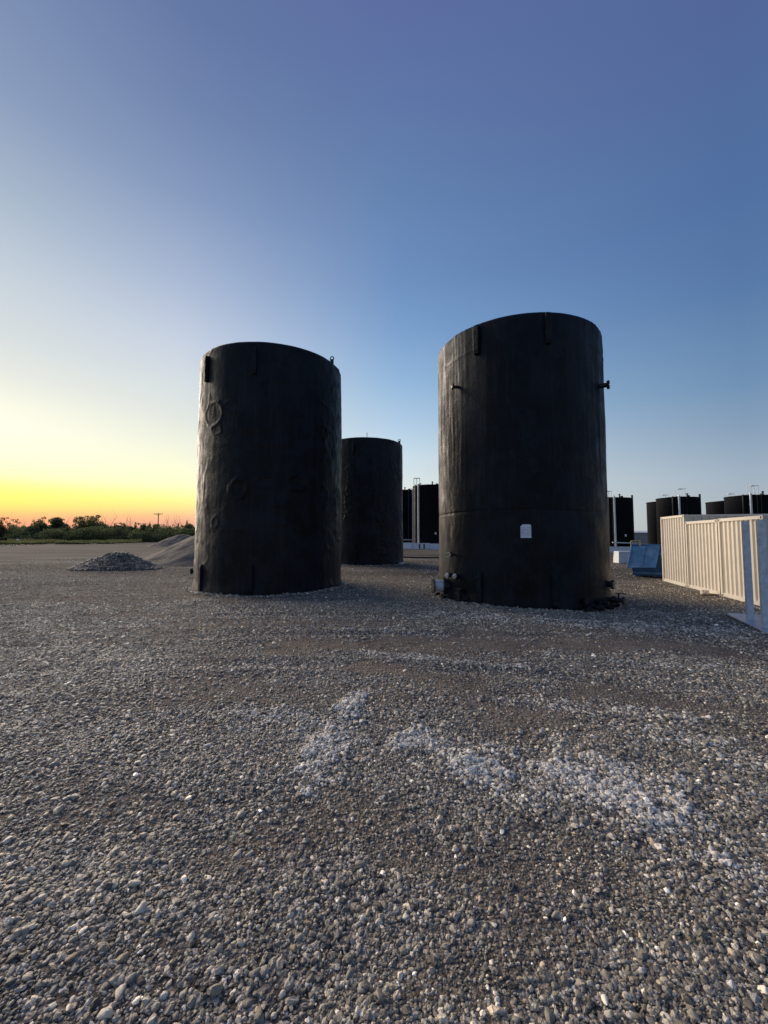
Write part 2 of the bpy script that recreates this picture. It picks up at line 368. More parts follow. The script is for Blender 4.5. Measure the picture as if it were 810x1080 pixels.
def stone_nodes():
    g = bpy.data.node_groups.new('stone_scatter', 'GeometryNodeTree')
    g.interface.new_socket('Geometry', in_out='INPUT', socket_type='NodeSocketGeometry')
    g.interface.new_socket('Geometry', in_out='OUTPUT', socket_type='NodeSocketGeometry')
    gi = g.nodes.new('NodeGroupInput'); go = g.nodes.new('NodeGroupOutput')
    join = g.nodes.new('GeometryNodeJoinGeometry')
    for k in range(7):
        ico = g.nodes.new('GeometryNodeMeshIcoSphere'); ico.inputs['Radius'].default_value = 1; ico.inputs['Subdivisions'].default_value = 3 if k < 3 else 2
        pos = g.nodes.new('GeometryNodeInputPosition')
        off = g.nodes.new('ShaderNodeVectorMath'); off.operation = 'ADD'; off.inputs[1].default_value = (k * 7.3, k * 3.1, 1.7 * k)
        g.links.new(pos.outputs[0], off.inputs[0])
        nz = g.nodes.new('ShaderNodeTexNoise'); nz.inputs['Scale'].default_value = .75 if k < 3 else 1.15; nz.inputs['Detail'].default_value = 2.2
        g.links.new(off.outputs[0], nz.inputs['Vector'])
        sb = g.nodes.new('ShaderNodeVectorMath'); sb.operation = 'SUBTRACT'; sb.inputs[1].default_value = (.5, .5, .5)
        g.links.new(nz.outputs['Color'], sb.inputs[0])
        sc = g.nodes.new('ShaderNodeVectorMath'); sc.operation = 'SCALE'; sc.inputs['Scale'].default_value = 1.5
        g.links.new(sb.outputs[0], sc.inputs[0])
        sp = g.nodes.new('GeometryNodeSetPosition'); g.links.new(ico.outputs['Mesh'], sp.inputs['Geometry']); g.links.new(sc.outputs[0], sp.inputs['Offset'])
        sm = g.nodes.new('GeometryNodeSetShadeSmooth'); g.links.new(sp.outputs[0], sm.inputs[0]); sm.inputs['Shade Smooth'].default_value = k < 3
        mt = g.nodes.new('GeometryNodeSetMaterial'); mt.inputs['Material'].default_value = M['stone']; g.links.new(sm.outputs[0], mt.inputs[0])
        ti = g.nodes.new('GeometryNodeGeometryToInstance'); g.links.new(mt.outputs[0], ti.inputs[0]); g.links.new(ti.outputs[0], join.inputs[0])
    iop = g.nodes.new('GeometryNodeInstanceOnPoints'); g.links.new(gi.outputs[0], iop.inputs['Points']); g.links.new(join.outputs[0], iop.inputs['Instance'])
    iop.inputs['Pick Instance'].default_value = True
    for nm, ty, sock in (('variant', 'INT', 'Instance Index'), ('rot', 'FLOAT_VECTOR', 'Rotation'), ('scl', 'FLOAT_VECTOR', 'Scale')):
        na = g.nodes.new('GeometryNodeInputNamedAttribute'); na.data_type = ty; na.inputs['Name'].default_value = nm
        out = [o for o in na.outputs if o.enabled and o.name == 'Attribute'][0]
        g.links.new(out, iop.inputs[sock])
    g.links.new(iop.outputs[0], go.inputs[0]); return g
SN = stone_nodes()
def stones(name, P, r, tint, parent=None, flat=(.5, .85)):
    n = len(P); me = bpy.data.meshes.new(name); me.vertices.add(n)
    me.vertices.foreach_set('co', np.asarray(P, np.float32).ravel())
    def att(nm, ty, data, key):
        a = me.attributes.new(nm, ty, 'POINT'); a.data.foreach_set(key, np.ascontiguousarray(data).ravel())
    att('variant', 'INT', rng.integers(0, 7, n).astype(np.int32), 'value')
    rot = np.stack([rng.normal(0, .30, n), rng.normal(0, .30, n), rng.uniform(0, 6.283, n)], -1).astype(np.float32)
    att('rot', 'FLOAT_VECTOR', rot, 'vector')
    s = np.stack([r * rng.uniform(.95, 1.5, n), r * rng.uniform(.7, 1.05, n), r * rng.uniform(*flat, n)], -1).astype(np.float32)
    att('scl', 'FLOAT_VECTOR', s, 'vector')
    att('tint', 'FLOAT_COLOR', np.concatenate([tint, np.ones((n, 1))], 1).astype(np.float32), 'color')
    o = link_mesh(name, me, M['stone'], parent)
    md = o.modifiers.new('stone_scatter', 'NODES'); md.node_group = SN
    return o
PAL = np.array([(.16, .155, .145), (.22, .21, .195), (.12, .115, .11), (.26, .245, .225), (.18, .165, .145), (.085, .083, .085),
                (.30, .29, .275), (.23, .19, .15), (.45, .43, .40), (.17, .17, .18), (.36, .31, .25)])
PW = np.array([.18, .17, .17, .1, .12, .12, .07, .04, .045, .07, .02]); PW = PW / PW.sum()
def tints(n, w=None):
    c = PAL[rng.choice(len(PAL), n, p=PW)] * np.exp(rng.normal(-.10, .44, (n, 1))) * np.array([2.0, 1.84, 1.52])
    if w is not None:
        k = (rng.uniform(0, 1, n) < np.minimum(w * 1.1, .82))[:, None] * rng.uniform(.4, 1.0, (n, 1))
        c = c * (1 - k) + np.array([.92, .86, .74]) * k
    return c
def band(y0, y1, dens, rmed, rsig, rmin, rmax, keep_fine, side=1.02, pad=.5):
    xw = side * y1 + pad; n = int(dens * 2 * xw * (y1 - y0))
    x = rng.uniform(-xw, xw, n); y = rng.uniform(y0, y1, n)
    k = np.abs(x) < side * y + pad; x, y = x[k], y[k]; n = len(x)
    r = np.clip(rmed * np.exp(rng.normal(0, rsig, n)), rmin, rmax)
    fn = fine(x, y); clump = sstep(-.5, .35, fbm(x * 1.7, y * 2.2, 0, 77, 3)); w = white(x, y)
    r = r * (1 + .35 * np.clip(w, 0, 1) * sstep(0, 1, rng.uniform(-.3, 1, n)))
    big = sstep(rmed * .9, rmed * 1.8, r)
    keep = rng.uniform(0, 1, n) < (1 - fn * (1 - keep_fine * (1 - .6 * big))) * (.45 + .55 * np.maximum(clump, w))
    x, y, r, w = x[keep], y[keep], r[keep], w[keep]
    z = height(x, y) + r * rng.uniform(.0, .38, len(r))
    return np.stack([x, y, z], -1), r, tints(len(r), w)
parts = [band(1.1, 2.4, 13500, .0056, .46, .003, .022, .5), band(2.4, 3.8, 8600, .0066, .44, .0035, .024, .38), band(3.8, 6.5, 4300, .0082, .40, .005, .026, .13),
         band(6.5, 11, 1300, .0105, .36, .007, .028, .09), band(11, 17, 330, .011, .33, .007, .026, .2), band(17, 23, 70, .013, .33, .009, .03, .25), band(23, 32, 20, .015, .3, .01, .03, .3)]
def avoid(P):
    k = np.ones(len(P), bool)
    for c, r in (((-4.0, 14.5), 2.44), ((4.19, 12.7), 2.44), ((-1.23, 26.6), 2.44)):
        k &= np.hypot(P[:, 0] - c[0], P[:, 1] - c[1]) > r
    return k
Ps, rs, ts = [np.concatenate([p[i] for p in parts]) for i in range(3)]
bk = []
for cx_, cy_, zz_, nn in ((-4.0, 14.5, 0, 2600), (4.19, 12.7, -.09, 3200), (-1.23, 26.6, 0, 1200)):
    a_ = rng.uniform(-np.pi, 0.3, nn); q_ = 2.48 + np.abs(rng.normal(0, .12, nn)); x_, y_ = cx_ + q_ * np.cos(a_), cy_ + q_ * np.sin(a_)
    r_ = np.clip(.013 * np.exp(rng.normal(0, .4, nn)), .007, .04); bk.append((np.stack([x_, y_, height(x_, y_) + r_ * .4 + .03 * np.exp(-(q_ - 2.48) / .06) * rng.uniform(0, 1, nn)], -1), r_, tints(nn)))
Ps, rs, ts = np.concatenate([Ps] + [b_[0] for b_ in bk]), np.concatenate([rs] + [b_[1] for b_ in bk]), np.concatenate([ts] + [b_[2] for b_ in bk])
k = avoid(Ps); Ps, rs, ts = Ps[k], rs[k], ts[k]
gs = stones('gravel_stones', Ps, rs, ts); tag(gs, 'loose grey river gravel strewn over the yard with whitish dusty patches', 'gravel', kind='stuff')
print('stones', len(Ps))

def lump(name, mat, parent, loc, s, seed, nseg=24, amp=.3):
    th = np.linspace(0, 2 * np.pi, nseg, endpoint=False); ph = np.linspace(0.02, np.pi - .02, nseg // 2)
    T, Pp = np.meshgrid(th, ph); x, y, z = np.sin(Pp) * np.cos(T), np.sin(Pp) * np.sin(T), np.cos(Pp)
    r = 1 + amp * fbm(x * 2, y * 2, z * 2, seed, 3)
    V = np.stack([x * r * s[0], y * r * s[1], z * r * s[2]], -1).reshape(-1, 3); I = np.arange(len(V)).reshape(len(ph), nseg)
    F = np.stack([I[:-1], I[1:], np.roll(I[1:], -1, 1), np.roll(I[:-1], -1, 1)], -1).reshape(-1, 4)
    return link_mesh(name, np_mesh(name, V, F, True), mat, parent, loc)
# ---------------------------------------------------------------- the three foam-coated storage tanks
RT, HT = 2.45, 7.67
def ridge(d, w): return np.exp(-(d / w) ** 2)
def tank_shell(parent, seed, feature, lump=1.0, wrinkle=0.0, streaks=.0):
    na, nz = 420, 300
    az = np.linspace(0, 2 * np.pi, na, endpoint=False); zz = np.linspace(-.15, HT - .08, nz)
    A, Z = np.meshgrid(az, zz); cx, cy = np.cos(A) * RT, np.sin(A) * RT
    o = seed * 13.7
    d = lump * (.028 * fbm(cx * .55 + o, cy * .55, Z * .5, seed, 2) + .013 * fbm(cx * 1.6 + o, cy * 1.6, Z * 1.2, seed + 5, 3))
    d = d + lump * .006 * fbm(cx * 5 + o, cy * 5, Z * 4, seed + 9, 3)
    if streaks: d = d + streaks * fbm(cx * 4.5 + o, cy * 4.5, Z * .45, seed + 20, 4)
    if wrinkle:
        q = 1 - np.abs(fbm(cx * 2.4 + o, cy * 2.4, Z * 2.0, seed + 31, 3)) * 4
        d = d + wrinkle * np.clip(q, 0, 1) ** 2 * sstep(-.1, .35, fbm(cx * .8 + o, cy * .8, Z * .6, seed + 40, 2) + .1)
    d = d + feature(np.degrees(A), Z)
    d = d + .03 * (1 - sstep(.0, .35, Z))                     # flared foot of the coating
    r = RT + d - .012 * (Z / HT - .5) * 2
    V = [np.stack([r * np.cos(A), r * np.sin(A), Z], -1).reshape(-1, 3)]
    # rounded rim turning onto a shallow domed roof
    rim = r[-1]; n0 = na * nz; idx = np.arange(n0).reshape(nz, na)
    prof = [(.012, .030), (.035, .058), (.07, .078), (.12, .088), (.6, .16), (1.4, .27), (2.2, .34)]
    for dr, dz in prof:
        V.append(np.stack([(rim - dr) * np.cos(az), (rim - dr) * np.sin(az), np.full(na, HT - .08 + dz) + .004 * fbm(np.cos(az) * 9, np.sin(az) * 9, dr * 9, seed)], -1))
    V.append(np.stack([.05 * np.cos(az), .05 * np.sin(az), np.full(na, HT + .27)], -1))
    allidx = np.arange(n0 + na * (len(prof) + 1)).reshape(-1, na)
    def faces(I): return np.stack([I[:-1], np.roll(I[:-1], -1, 1), np.roll(I[1:], -1, 1), I[1:]], -1).reshape(-1, 4)
    V = np.concatenate(V); k = nz + 3
    sh = link_mesh('shell', np_mesh('shell', V[:k * na], faces(allidx[:k]), True), M['foam'], parent)
    roof = link_mesh('roof', np_mesh('roof', V[(k - 1) * na:], faces(allidx[k - 1:] - (k - 1) * na), True), M['foam'], parent)
    return sh, roof
def adiff(a, b): return (a - b + 180) % 360 - 180
def arc(a, c): return R(1) * adiff(a, c) * RT
def pol(az, r, z): a = R(az); return np.array([r * math.cos(a), r * math.sin(a), z])
def axes(az):
    a = R(az); rad = np.array([math.cos(a), math.sin(a), 0]); tan = np.array([-math.sin(a), math.cos(a), 0]); return tan, rad, np.array([0, 0, 1.])
def lug(parent, az, z0, z1, w=.15, dep=.10, top=False):
    ax = axes(az); mb = MB(); n = 9
    # box-like padded bar with slightly uneven skin
    rr = random.Random(int(az * 10 + z0 * 100)); rings = []
    for i in range(n):
        z = z0 + (z1 - z0) * i / (n - 1); ww = w / 2 * (1 + rr.uniform(-.05, .05)) * (.86 if i in (0, n - 1) else 1); dd = dep * (1 + rr.uniform(-.08, .08)) * (.75 if i in (0, n - 1) else 1)
        c = pol(az, RT - .05, z)
        rings.append([c + ax[0] * -ww, c + ax[0] * -ww * .95 + ax[1] * (dd + .05), c + ax[0] * ww * .95 + ax[1] * (dd + .05), c + ax[0] * ww])
    vs = [p for rg in rings for p in rg]; fs = []
    for i in range(n - 1):
        for j in range(4): a, b = i * 4 + j, i * 4 + (j + 1) % 4; fs.append((a, b, b + 4, a + 4)[::-1])
    fs += [(0, 1, 2, 3), tuple(range(4 * n - 4, 4 * n))[::-1]]
    mb.add(vs, fs)
    return mb.build('support_lug', M['foam'], parent, bevel=.018)
def nozzle(parent, az, z, L=.22, r=.05, fr=.09, mat='black_paint', elbow=False, name='nozzle', tilt=0):
    tan, rad, up = axes(az); p0 = pol(az, RT - .05, z); d = rad + tan * tilt; d = d / np.linalg.norm(d); p1 = p0 + d * (L + .05)
    mb = MB(); mb.tube(p0, p1, r, n=16)
    if elbow: mb.tube(p1 - d * r * .4, p1 + d * r * .2 - up * .16, r * .8, n=12)
    o = mb.build(name, M[mat], parent)
    fb = MB(); fb.tube(p1 - d * .035, p1 + d * .012, fr, n=20); u, w, _ = frame(d)
    for i in range(6):
        a = i * math.pi / 3; c = p1 + (u * math.cos(a) + w * math.sin(a)) * fr * .78; fb.tube(c - d * .05, c + d * .03, fr * .12, n=6)
    fb.build('flange', M[mat], o)
    return o, p1, d

# --- left tank
def featA(a, z):
    s = lambda c: arc(a, c)
    wob = 1 + .13 * vnoise(np.cos(R(1) * a) * 30, np.sin(R(1) * a) * 30, z * 2, 4)
    d = 0
    for c, z0, rx, rz, h, w in ((-122, 5.5, .42, .36, .024, .055), (-106, 5.66, .26, .17, .014, .045), (-118, 4.98, .2, .13, .012, .05), (-97.9, 3.16, .26, .27, .034, .07), (-78.8, 3.36, .24, .17, .028, .06), (-88, 5.3, .5, .4, .02, .12), (-70, 2.4, .4, .3, .02, .1), (-66, 6.0, .45, .5, .018, .14),
                               (-57.8, 3.38, .28, .22, .034, .07), (-36, 3.2, .15, .2, .016, .04), (-33, 5.1, .14, .2, .022, .05), (-117, 2.15, .13, .15, .015, .05)):
        q = np.hypot(s(c) / rx, (z - z0) / rz) * wob; d = d + h * ridge((q - 1) * min(rx, rz), w)
    d = d + .012 * ridge(z - (4.55 - .04 * np.sin(R(1) * a * 3)), .10) * sstep(-135, -110, a - 360 * (a > 180)) + .006 * ridge(z - 1.9 + .03 * vnoise(a * .1, 0, 0, 8), .05) * (.5 + .5 * vnoise(a * .06, 2, 0, 9))
    d = d + .010 * sstep(.0, .06, .55 - np.abs(s(-76))) * sstep(0, .06, .38 - np.abs(z - 2.35))
    d = d + .008 * sstep(.0, .06, .4 - np.abs(s(-102))) * sstep(0, .06, .45 - np.abs(z - 2.3))
    # blistered patches on the right flank
    q = np.abs(fbm(s(-25) * 1.5, z * 1.1, 0, 71, 3)); d = d + .022 * np.clip(1 - q * 5, 0, 1) ** 1.5 * ridge(s(-18), 1.0) + .016 * fbm(s(-15) * 2, z * 1.3, 0, 72, 3) * ridge(s(-15), 1.1)
    d = d + .018 * np.clip(1 - np.abs(fbm(s(-150) * 1.5, z * .9, 0, 73, 3)) * 6, 0, 1) * ridge(s(-140), .8)
    return d
tA = empty('storage_tank', (-4.00, 14.5, 0), 0, 'lumpy black foam-coated tank nearest at left, with a blistered ring high on its left side', 'storage tank', 'upright black foam-coated tanks')
tank_shell(tA, 1, featA, lump=.8, streaks=.006)
for az_ in (-131, -88, 49, 92):
    lug(tA, az_, HT - 1.07, HT - .24); lug(tA, az_, .04, .86)
n_, p_, d_ = nozzle(tA, -168, .55, L=.16, r=.07, fr=.11, name='nozzle')
def rim_eye(parent, az, s=1.0):
    t, rd, up = axes(az); c = pol(az, RT - .12, HT + .0); mb = MB()
    mb.box(c + up * .06 * s, (.03, .12 * s, .20 * s), (t, rd, up)); pts = [c + up * (.18 * s) + (rd * math.cos(a) + up * math.sin(a)) * .07 * s for a in np.linspace(-.6, math.pi + .6, 10)]
    mb.path(pts, .018 * s, 6); return mb.build('lifting_eye', M['black_paint'], parent)
rim_eye(tA, -19); rim_eye(tA, 150)

# --- right tank
def featB(a, z):
    s = lambda c: arc(a, c)
    aa = np.where(a > 180, a - 360, a)
    d = -.013 * ridge(z - (2.47 + .03 * np.sin(R(1) * aa * 2.2) + .012 * vnoise(aa * .15, 0, 0, 3)), .020)
    d = d + .004 * sstep(0, .05, 2.45 - z)
    lft = ridge(adiff(a, -160), 32); rgt = ridge(adiff(a, -42), 26)
    q = fbm(aa * .22, z * .35, 0, 81, 4); d = d + .020 * q * (lft + rgt) * sstep(2.8, 4.2, z)
    drip = np.clip(fbm(aa * .5, z * .22, 3, 85, 3), 0, 1); d = d + .022 * drip * (lft * .9 + rgt) * sstep(3.2, 4.6, z)
    d = d + .010 * fbm(aa * .18, z * 3.2, 0, 88, 3) * rgt * sstep(6.2, 6.8, z)
    d = d + .016 * fbm(aa * .12, z * .8, 0, 90, 4) * lft * (1 - sstep(2.4, 3, z))
    d = d + .012 * ridge(z - 7.0 - .1 * np.sin(aa * .05), .05) * (lft + rgt)
    return d
tB = empty('storage_tank', (4.19, 12.7, -.09), 0, 'tallest-looking black tank at right with a white paper label on its front and streaked flanks', 'storage tank', 'upright black foam-coated tanks')
tank_shell(tB, 2, featB, lump=.45, streaks=.004)
for az_ in (-132, -89, 48, 91):
    lug(tB, az_, HT - .90, HT - .08, w=.17); lug(tB, az_, .0, .86)
nozzle(tB, -147, 6.06, L=.20, r=.045, fr=.085, tilt=-.5)
nozzle(tB, -44, 5.95, L=.20, r=.065, fr=.12, tilt=.25)
o_, p1, d = nozzle(tB, -152, 1.30, L=.16, r=.035, fr=.065, tilt=-.3)
t_, r_, u_ = axes(-152)
for k in (-1, 1): MB().box(p1 + u_ * .055 * k + d * .07, (.03, .11, .025), (t_, d, u_)).build('cam_lever', M['brass'], o_)
for az_ in (-156, -148.6):
    t_, r_, u_ = axes(az_); o_, p1, d = nozzle(tB, az_, .72, L=.15, r=.05, fr=.075)
    cb = MB(); cb.tube(p1 + d * .013, p1 + d * .045, .068, n=20); cb.tube(p1 + d * .045, p1 + d * .07, .035, n=8); cb.box(p1 + d * .075, (.10, .02, .022), (t_, d, u_)); cb.build('coupling_cap', M['brass'], tB)
# big outlet pipe with flanges, its black elbow hugging the foot of the tank
az_ = 180 + 8
t_, r_, u_ = axes(az_)
base = pol(-163, RT, .38); out = np.array([-1.0, -.12, 0.0]); out /= np.linalg.norm(out)
pb = MB(); pb.tube(base - out * .25, base + out * .12, .20, n=24); pb.tube(base + out * .08, base + out * .15, .245, n=28)
pb.build('outlet_neck', M['black_paint'], tB)
pc = MB(); pc.tube(base + out * .153, base + out * .40, .17, n=28)
pipe = pc.build('outlet_pipe', M['galv_post'], tB)
fb = MB(); fb.tube(base + out * .40, base + out * .435, .205, n=28)
uu, ww, _ = frame(out)
for i in range(10):
    a = i * math.pi / 5; c = base + (uu * math.cos(a) + ww * math.sin(a)) * .185
    fb.tube(c + out * .42, c + out * .46, .014, n=6)
fb.build('pipe_flange', M['black_paint'], pipe)
# skirt of foam bulging along the left foot
sk = MB(); azs = np.linspace(-172, -140, 14); prof = [(-.04, .42), (.06, .40), (.13, .30), (.16, .16), (.15, .03), (.04, -.08)]
vs = []; fs = []
for i, a in enumerate(azs):
    k = math.sin(math.pi * min(1, (i + .3) / 13.6)) ** .35
    for dr, z in prof: vs.append(pol(a, RT + dr * k + .01 * math.sin(i * 2.1), z * (.6 + .4 * k) * (1 - .028 * i)))
for i in range(len(azs) - 1):
    for j in range(len(prof) - 1): a = i * len(prof) + j; fs.append((a, a + 1, a + 1 + len(prof), a + len(prof))[::-1])
sk.add(vs, fs, True); sk.build('foam_skirt', M['foam'], tB)
ps = MB(); c = pol(-145.5, RT + .14, .16); ps.box(c, (.10, .10, .42), axes(-145.5)); ps.box(c + np.array([0, 0, .22]), (.2, .14, .03), axes(-145.5)); ps.build('drain_stub', M['black_paint'], tB, bevel=.008)
# valves low on the right flank
nozzle(tB, -41, .53, L=.13, r=.08, fr=.13)
o_, p1, d = nozzle(tB, -47, .17, L=.22, r=.055, fr=.10)
vb = MB(); vb.tube(p1, p1 + d * .2, .06, n=12); vb.tube(p1 + d * .1, p1 + d * .1 + np.array([0, 0, .17]), .022, n=8); vb.tube(p1 + d * .02 + np.array([0, 0, .17]), p1 + d * .22 + np.array([.06, 0, .17]), .014, n=6); vb.tube(p1 + d * .2, p1 + d * .24, .10, n=16)
vb.build('valve', M['black_paint'], tB)
o_, p1, d = nozzle(tB, -58, .14, L=.17, r=.05, fr=.09); nozzle(tB, -70, .2, L=.12, r=.05, fr=.09)
vb = MB(); vb.tube(p1, p1 + d * .14, .055, n=12); vb.tube(p1 + d * .07, p1 + d * .07 + np.array([0, 0, .14]), .018, n=8); vb.build('valve', M['black_paint'], tB)
# blobs of overspray and torn foam lying against the foot, and crusted stones
rr = random.Random(3)
for k_ in range(12):
    az_ = -38 - k_ * 3.2 + rr.uniform(-2, 2); q = pol(az_, RT + rr.uniform(.04, .22), rr.uniform(.02, .06))
    lump('foam_blob', M['foam'], tB, tuple(q), (rr.uniform(.06, .13), rr.uniform(.05, .10), rr.uniform(.04, .09)), 60 + k_, amp=.8)
for k_ in range(6):
    az_ = -172 + k_ * 6.5; q = pol(az_, RT + rr.uniform(.08, .2), rr.uniform(.0, .05))
    lump('foam_blob', M['foam'], tB, tuple(q), (rr.uniform(.08, .16), rr.uniform(.06, .12), rr.uniform(.05, .10)), 80 + k_, amp=.8)
# paper label: curved sheet with clipped corners
lb = MB(); vs = []; W, Hh = .255, .34; out2d = [(-.5, -.5), (.5, -.5), (.5, .36), (.42, .5), (-.30, .5), (-.5, .34)]
ctr = pol(-104.25, RT, 1.95)
for s_, z_ in out2d: vs.append(pol(-104.25 + math.degrees(s_ * W / RT), RT + .028, 1.95 + z_ * Hh) - ctr)
for s_, z_ in out2d: vs.append(pol(-104.25 + math.degrees(s_ * W / RT), RT - .02, 1.95 + z_ * Hh) - ctr)
lb.add(vs, [tuple(range(6)), tuple(range(6, 12))[::-1]] + [(i, i + 6, (i + 1) % 6 + 6, (i + 1) % 6) for i in range(6)])
lo = lb.build('paper_label', M['label'], tB, loc=tuple(ctr)); lo['label'] = 'white paper label printed with small lines of text'

# --- middle tank further back
def featC(a, z):
    s = lambda c: arc(a, c)
    d = .02 * ridge((np.hypot(s(-100) / .22, (z - .98) / .2) - 1) * .2, .04)
    return d - .01 * ridge(z - 5.9 - .05 * np.sin(R(1) * a * 4), .05)
tC = empty('storage_tank', (-1.23, 26.6, 0), 0, 'wrinkled black tank standing furthest back of the three big ones, between the other two', 'storage tank', 'upright black foam-coated tanks')
tank_shell(tC, 3, featC, lump=.9, wrinkle=.03, streaks=.006)
rim_eye(tC, -85, 1.1); rim_eye(tC, -18, 1.1)
lug(tC, -104, HT - 1.05, HT - .3); lug(tC, -100, .05, .9)
cb = MB(); cb.box(pol(-25, RT + .10, .05), (.5, .25, .05), axes(-25)); cb.build('foam_scrap', M['white_paint'], tC, bevel=.01)

# ---------------------------------------------------------------- shipping containers, side by side, blind ends to the yard
U = np.array([.27, .963, 0]); U /= np.linalg.norm(U); W_ = np.array([U[1], -U[0], 0]); UP = np.array([0, 0, 1.])
def corrug(mb, p0, d, nrm, L, z0, z1, n, depth=.036, end=.0):
    """vertical trapezoid sheet from p0 along d, outer ribs toward nrm"""
    pitch = L / n; prof = []
    for i in range(n):
        b = i * pitch
        prof += [(b, 0), (b + pitch * .36, 0), (b + pitch * .5, -depth), (b + pitch * .86, -depth)]
    prof.append((L, 0))
    vs = []; fs = []
    for s_, o_ in prof:
        q = p0 + d * s_ + nrm * o_; vs += [q + UP * z0, q + UP * z1]
    for i in range(len(prof) - 1): fs.append((2 * i, 2 * i + 2, 2 * i + 3, 2 * i + 1))
    mb.add(vs, fs)
    return mb
def container(origin, H, label):
    """origin: near ground corner at the visible end; local x = along U (width), local y = along W_ (length)"""
    L, Wd = 6.058, 2.438
    t = empty('shipping_container', tuple(origin), math.atan2(U[1], U[0]), label, 'shipping container', 'cream shipping containers parked side by side')
    X_, Y_ = np.array([1., 0, 0]), np.array([0, -1., 0])      # local: width +x, length runs toward -y
    P = lambda a, b, c: np.array([a, -b, c], float)
    c = .10
    for a in (0, Wd):
        for b in (0, L):
            aa = a + (c / 2 if a == 0 else -c / 2); bb = b + (c / 2 if b == 0 else -c / 2)
            MB().box(P(aa, bb, H / 2), (c - .006, c - .006, H - .236)).build('corner_post', M['cream'], t)
            for zc in (.06, H - .06):
                mb = MB(); mb.box(P(aa + (.03 if a == 0 else -.03), bb + (.03 if b == 0 else -.03), zc), (.162, .162, .118))
                co = mb.build('corner_casting', M['cream'], t, bevel=.008)
                hb = MB(); sx = -.052 if a == 0 else .052
                ya = (b - .002) if b == 0 else (b + .002)
                hb.box(P(aa + (.03 if a == 0 else -.03), ya, zc), (.05, .006, .075))
                hb.build('lock_hole', M['dark_rubber'], co)
    z0, z1 = .13, H - .10
    for b in (0, L):
        bb = b + (.05 if b == 0 else -.05)
        MB().box(P(Wd / 2, bb, .085), (Wd - .328, .09, .12)).build('bottom_rail', M['cream'], t, bevel=.006)
        MB().box(P(Wd / 2, bb, H - .055), (Wd - .328, .09, .10)).build('top_rail', M['cream'], t, bevel=.006)
    for a in (0, Wd):
        aa = a + (.045 if a == 0 else -.045)
        MB().box(P(aa, L / 2, .085), (.08, L - .328, .12)).build('bottom_rail', M['cream'], t)
        MB().box(P(aa, L / 2, H - .05), (.07, L - .328, .08)).build('top_rail', M['cream'], t)
    mb = corrug(MB(), P(.098, .035, 0), X_, np.array([0, 1., 0]), Wd - .196, z0 + .01, z1, 9, .045); mb.build('end_panel', M['cream'], t)
    mb = corrug(MB(), P(.03, .098, 0), Y_, np.array([-1., 0, 0]), L - .196, z0 + .01, H - .09, 21, .036); mb.build('side_panel', M['cream'], t)
    mb = corrug(MB(), P(Wd - .03, .098, 0), Y_, np.array([1., 0, 0]), L - .196, z0 + .01, H - .09, 21, .036); mb.build('side_panel', M['cream'], t)
    for s_ in (0, 1):
        d_ = MB().box(P(.1 + (Wd - .2) * (s_ * .5 + .25), L - .05, H / 2), ((Wd - .2) / 2 - .01, .05, H - .26)).build('door', M['cream'], t)
        for q in (.3, .8):
            MB().tube(P(.1 + s_ * (Wd - .2) / 2 + q, L - .005, .15), P(.1 + s_ * (Wd - .2) / 2 + q, L - .005, H - .15), .015).build('lock_rod', M['galv'], d_)
    rb = MB(); nr = 24; vs = []; fs = []
    for i in range(nr + 1):
        b = .1 + (L - .2) * i / nr; zz = H - .03 + (.0 if i % 2 else -.02); vs += [P(.08, b, zz), P(Wd - .08, b, zz)]
    for i in range(nr): fs.append((2 * i, 2 * i + 1, 2 * i + 3, 2 * i + 2))
    rb.add(vs, fs).build('roof_panel', M['cream_roof'], t)
    MB().box(P(Wd / 2, L / 2, .16), (Wd - .2, L - .25, .04)).build('floor', M['wood'], t)
    return t
# local +x = U, so local -y must equal W_ (towards the right)
P0 = np.array([10.55, 11.35, 0])
for k, (off, H, lab) in enumerate(((0, 2.591, 'cream corrugated shipping container closest to the camera, behind the steel posts'),
                                   (2.50, 2.591, 'low cream shipping container in the middle of the row of three'),
                                   (5.02, 2.896, 'cream high-cube shipping container at the far end of the row beside the blue dumpster'))):
    o = P0 + U * off + (W_ * 0); container((o[0], o[1], float(g0(o[0], o[1])) - .01), H, lab)

# scrap lying against the container foot
q = P0 + U * 2.62 - W_ * .32; t = empty('scrap_heap', (q[0], q[1], float(height(q[0], q[1]))), .6, 'small heap of broken boards and pale rag at the foot of the containers', 'scrap')
MB().box((0, 0, .05), (.55, .09, .04), ((lambda a: (np.array([math.cos(a), math.sin(a), .15]), np.array([-math.sin(a), math.cos(a), 0]), np.array([-.15, 0, 1.])))(.3))).build('board', M['wood'], t)
MB().box((.12, -.1, .04), (.45, .08, .03), ((lambda a: (np.array([math.cos(a), math.sin(a), -.08]), np.array([-math.sin(a), math.cos(a), 0]), np.array([.08, 0, 1.])))(-.5))).build('board', M['wood'], t)
lump('rag', M['pale_rag'], t, (-.12, .02, .08), (.2, .11, .09), 5, amp=.6)

# ---------------------------------------------------------------- steel stand at the right edge
V_ = np.array([.40, .917, 0]); V_ /= np.linalg.norm(V_); WW = np.array([V_[1], -V_[0], 0])
gz = float(g0(8.1, 9.0))
st = empty('steel_stand', (8.2, 9.05, gz), math.atan2(V_[1], V_[0]), 'grey steel stand with upright square posts on a flat plate at the right edge', 'steel stand')
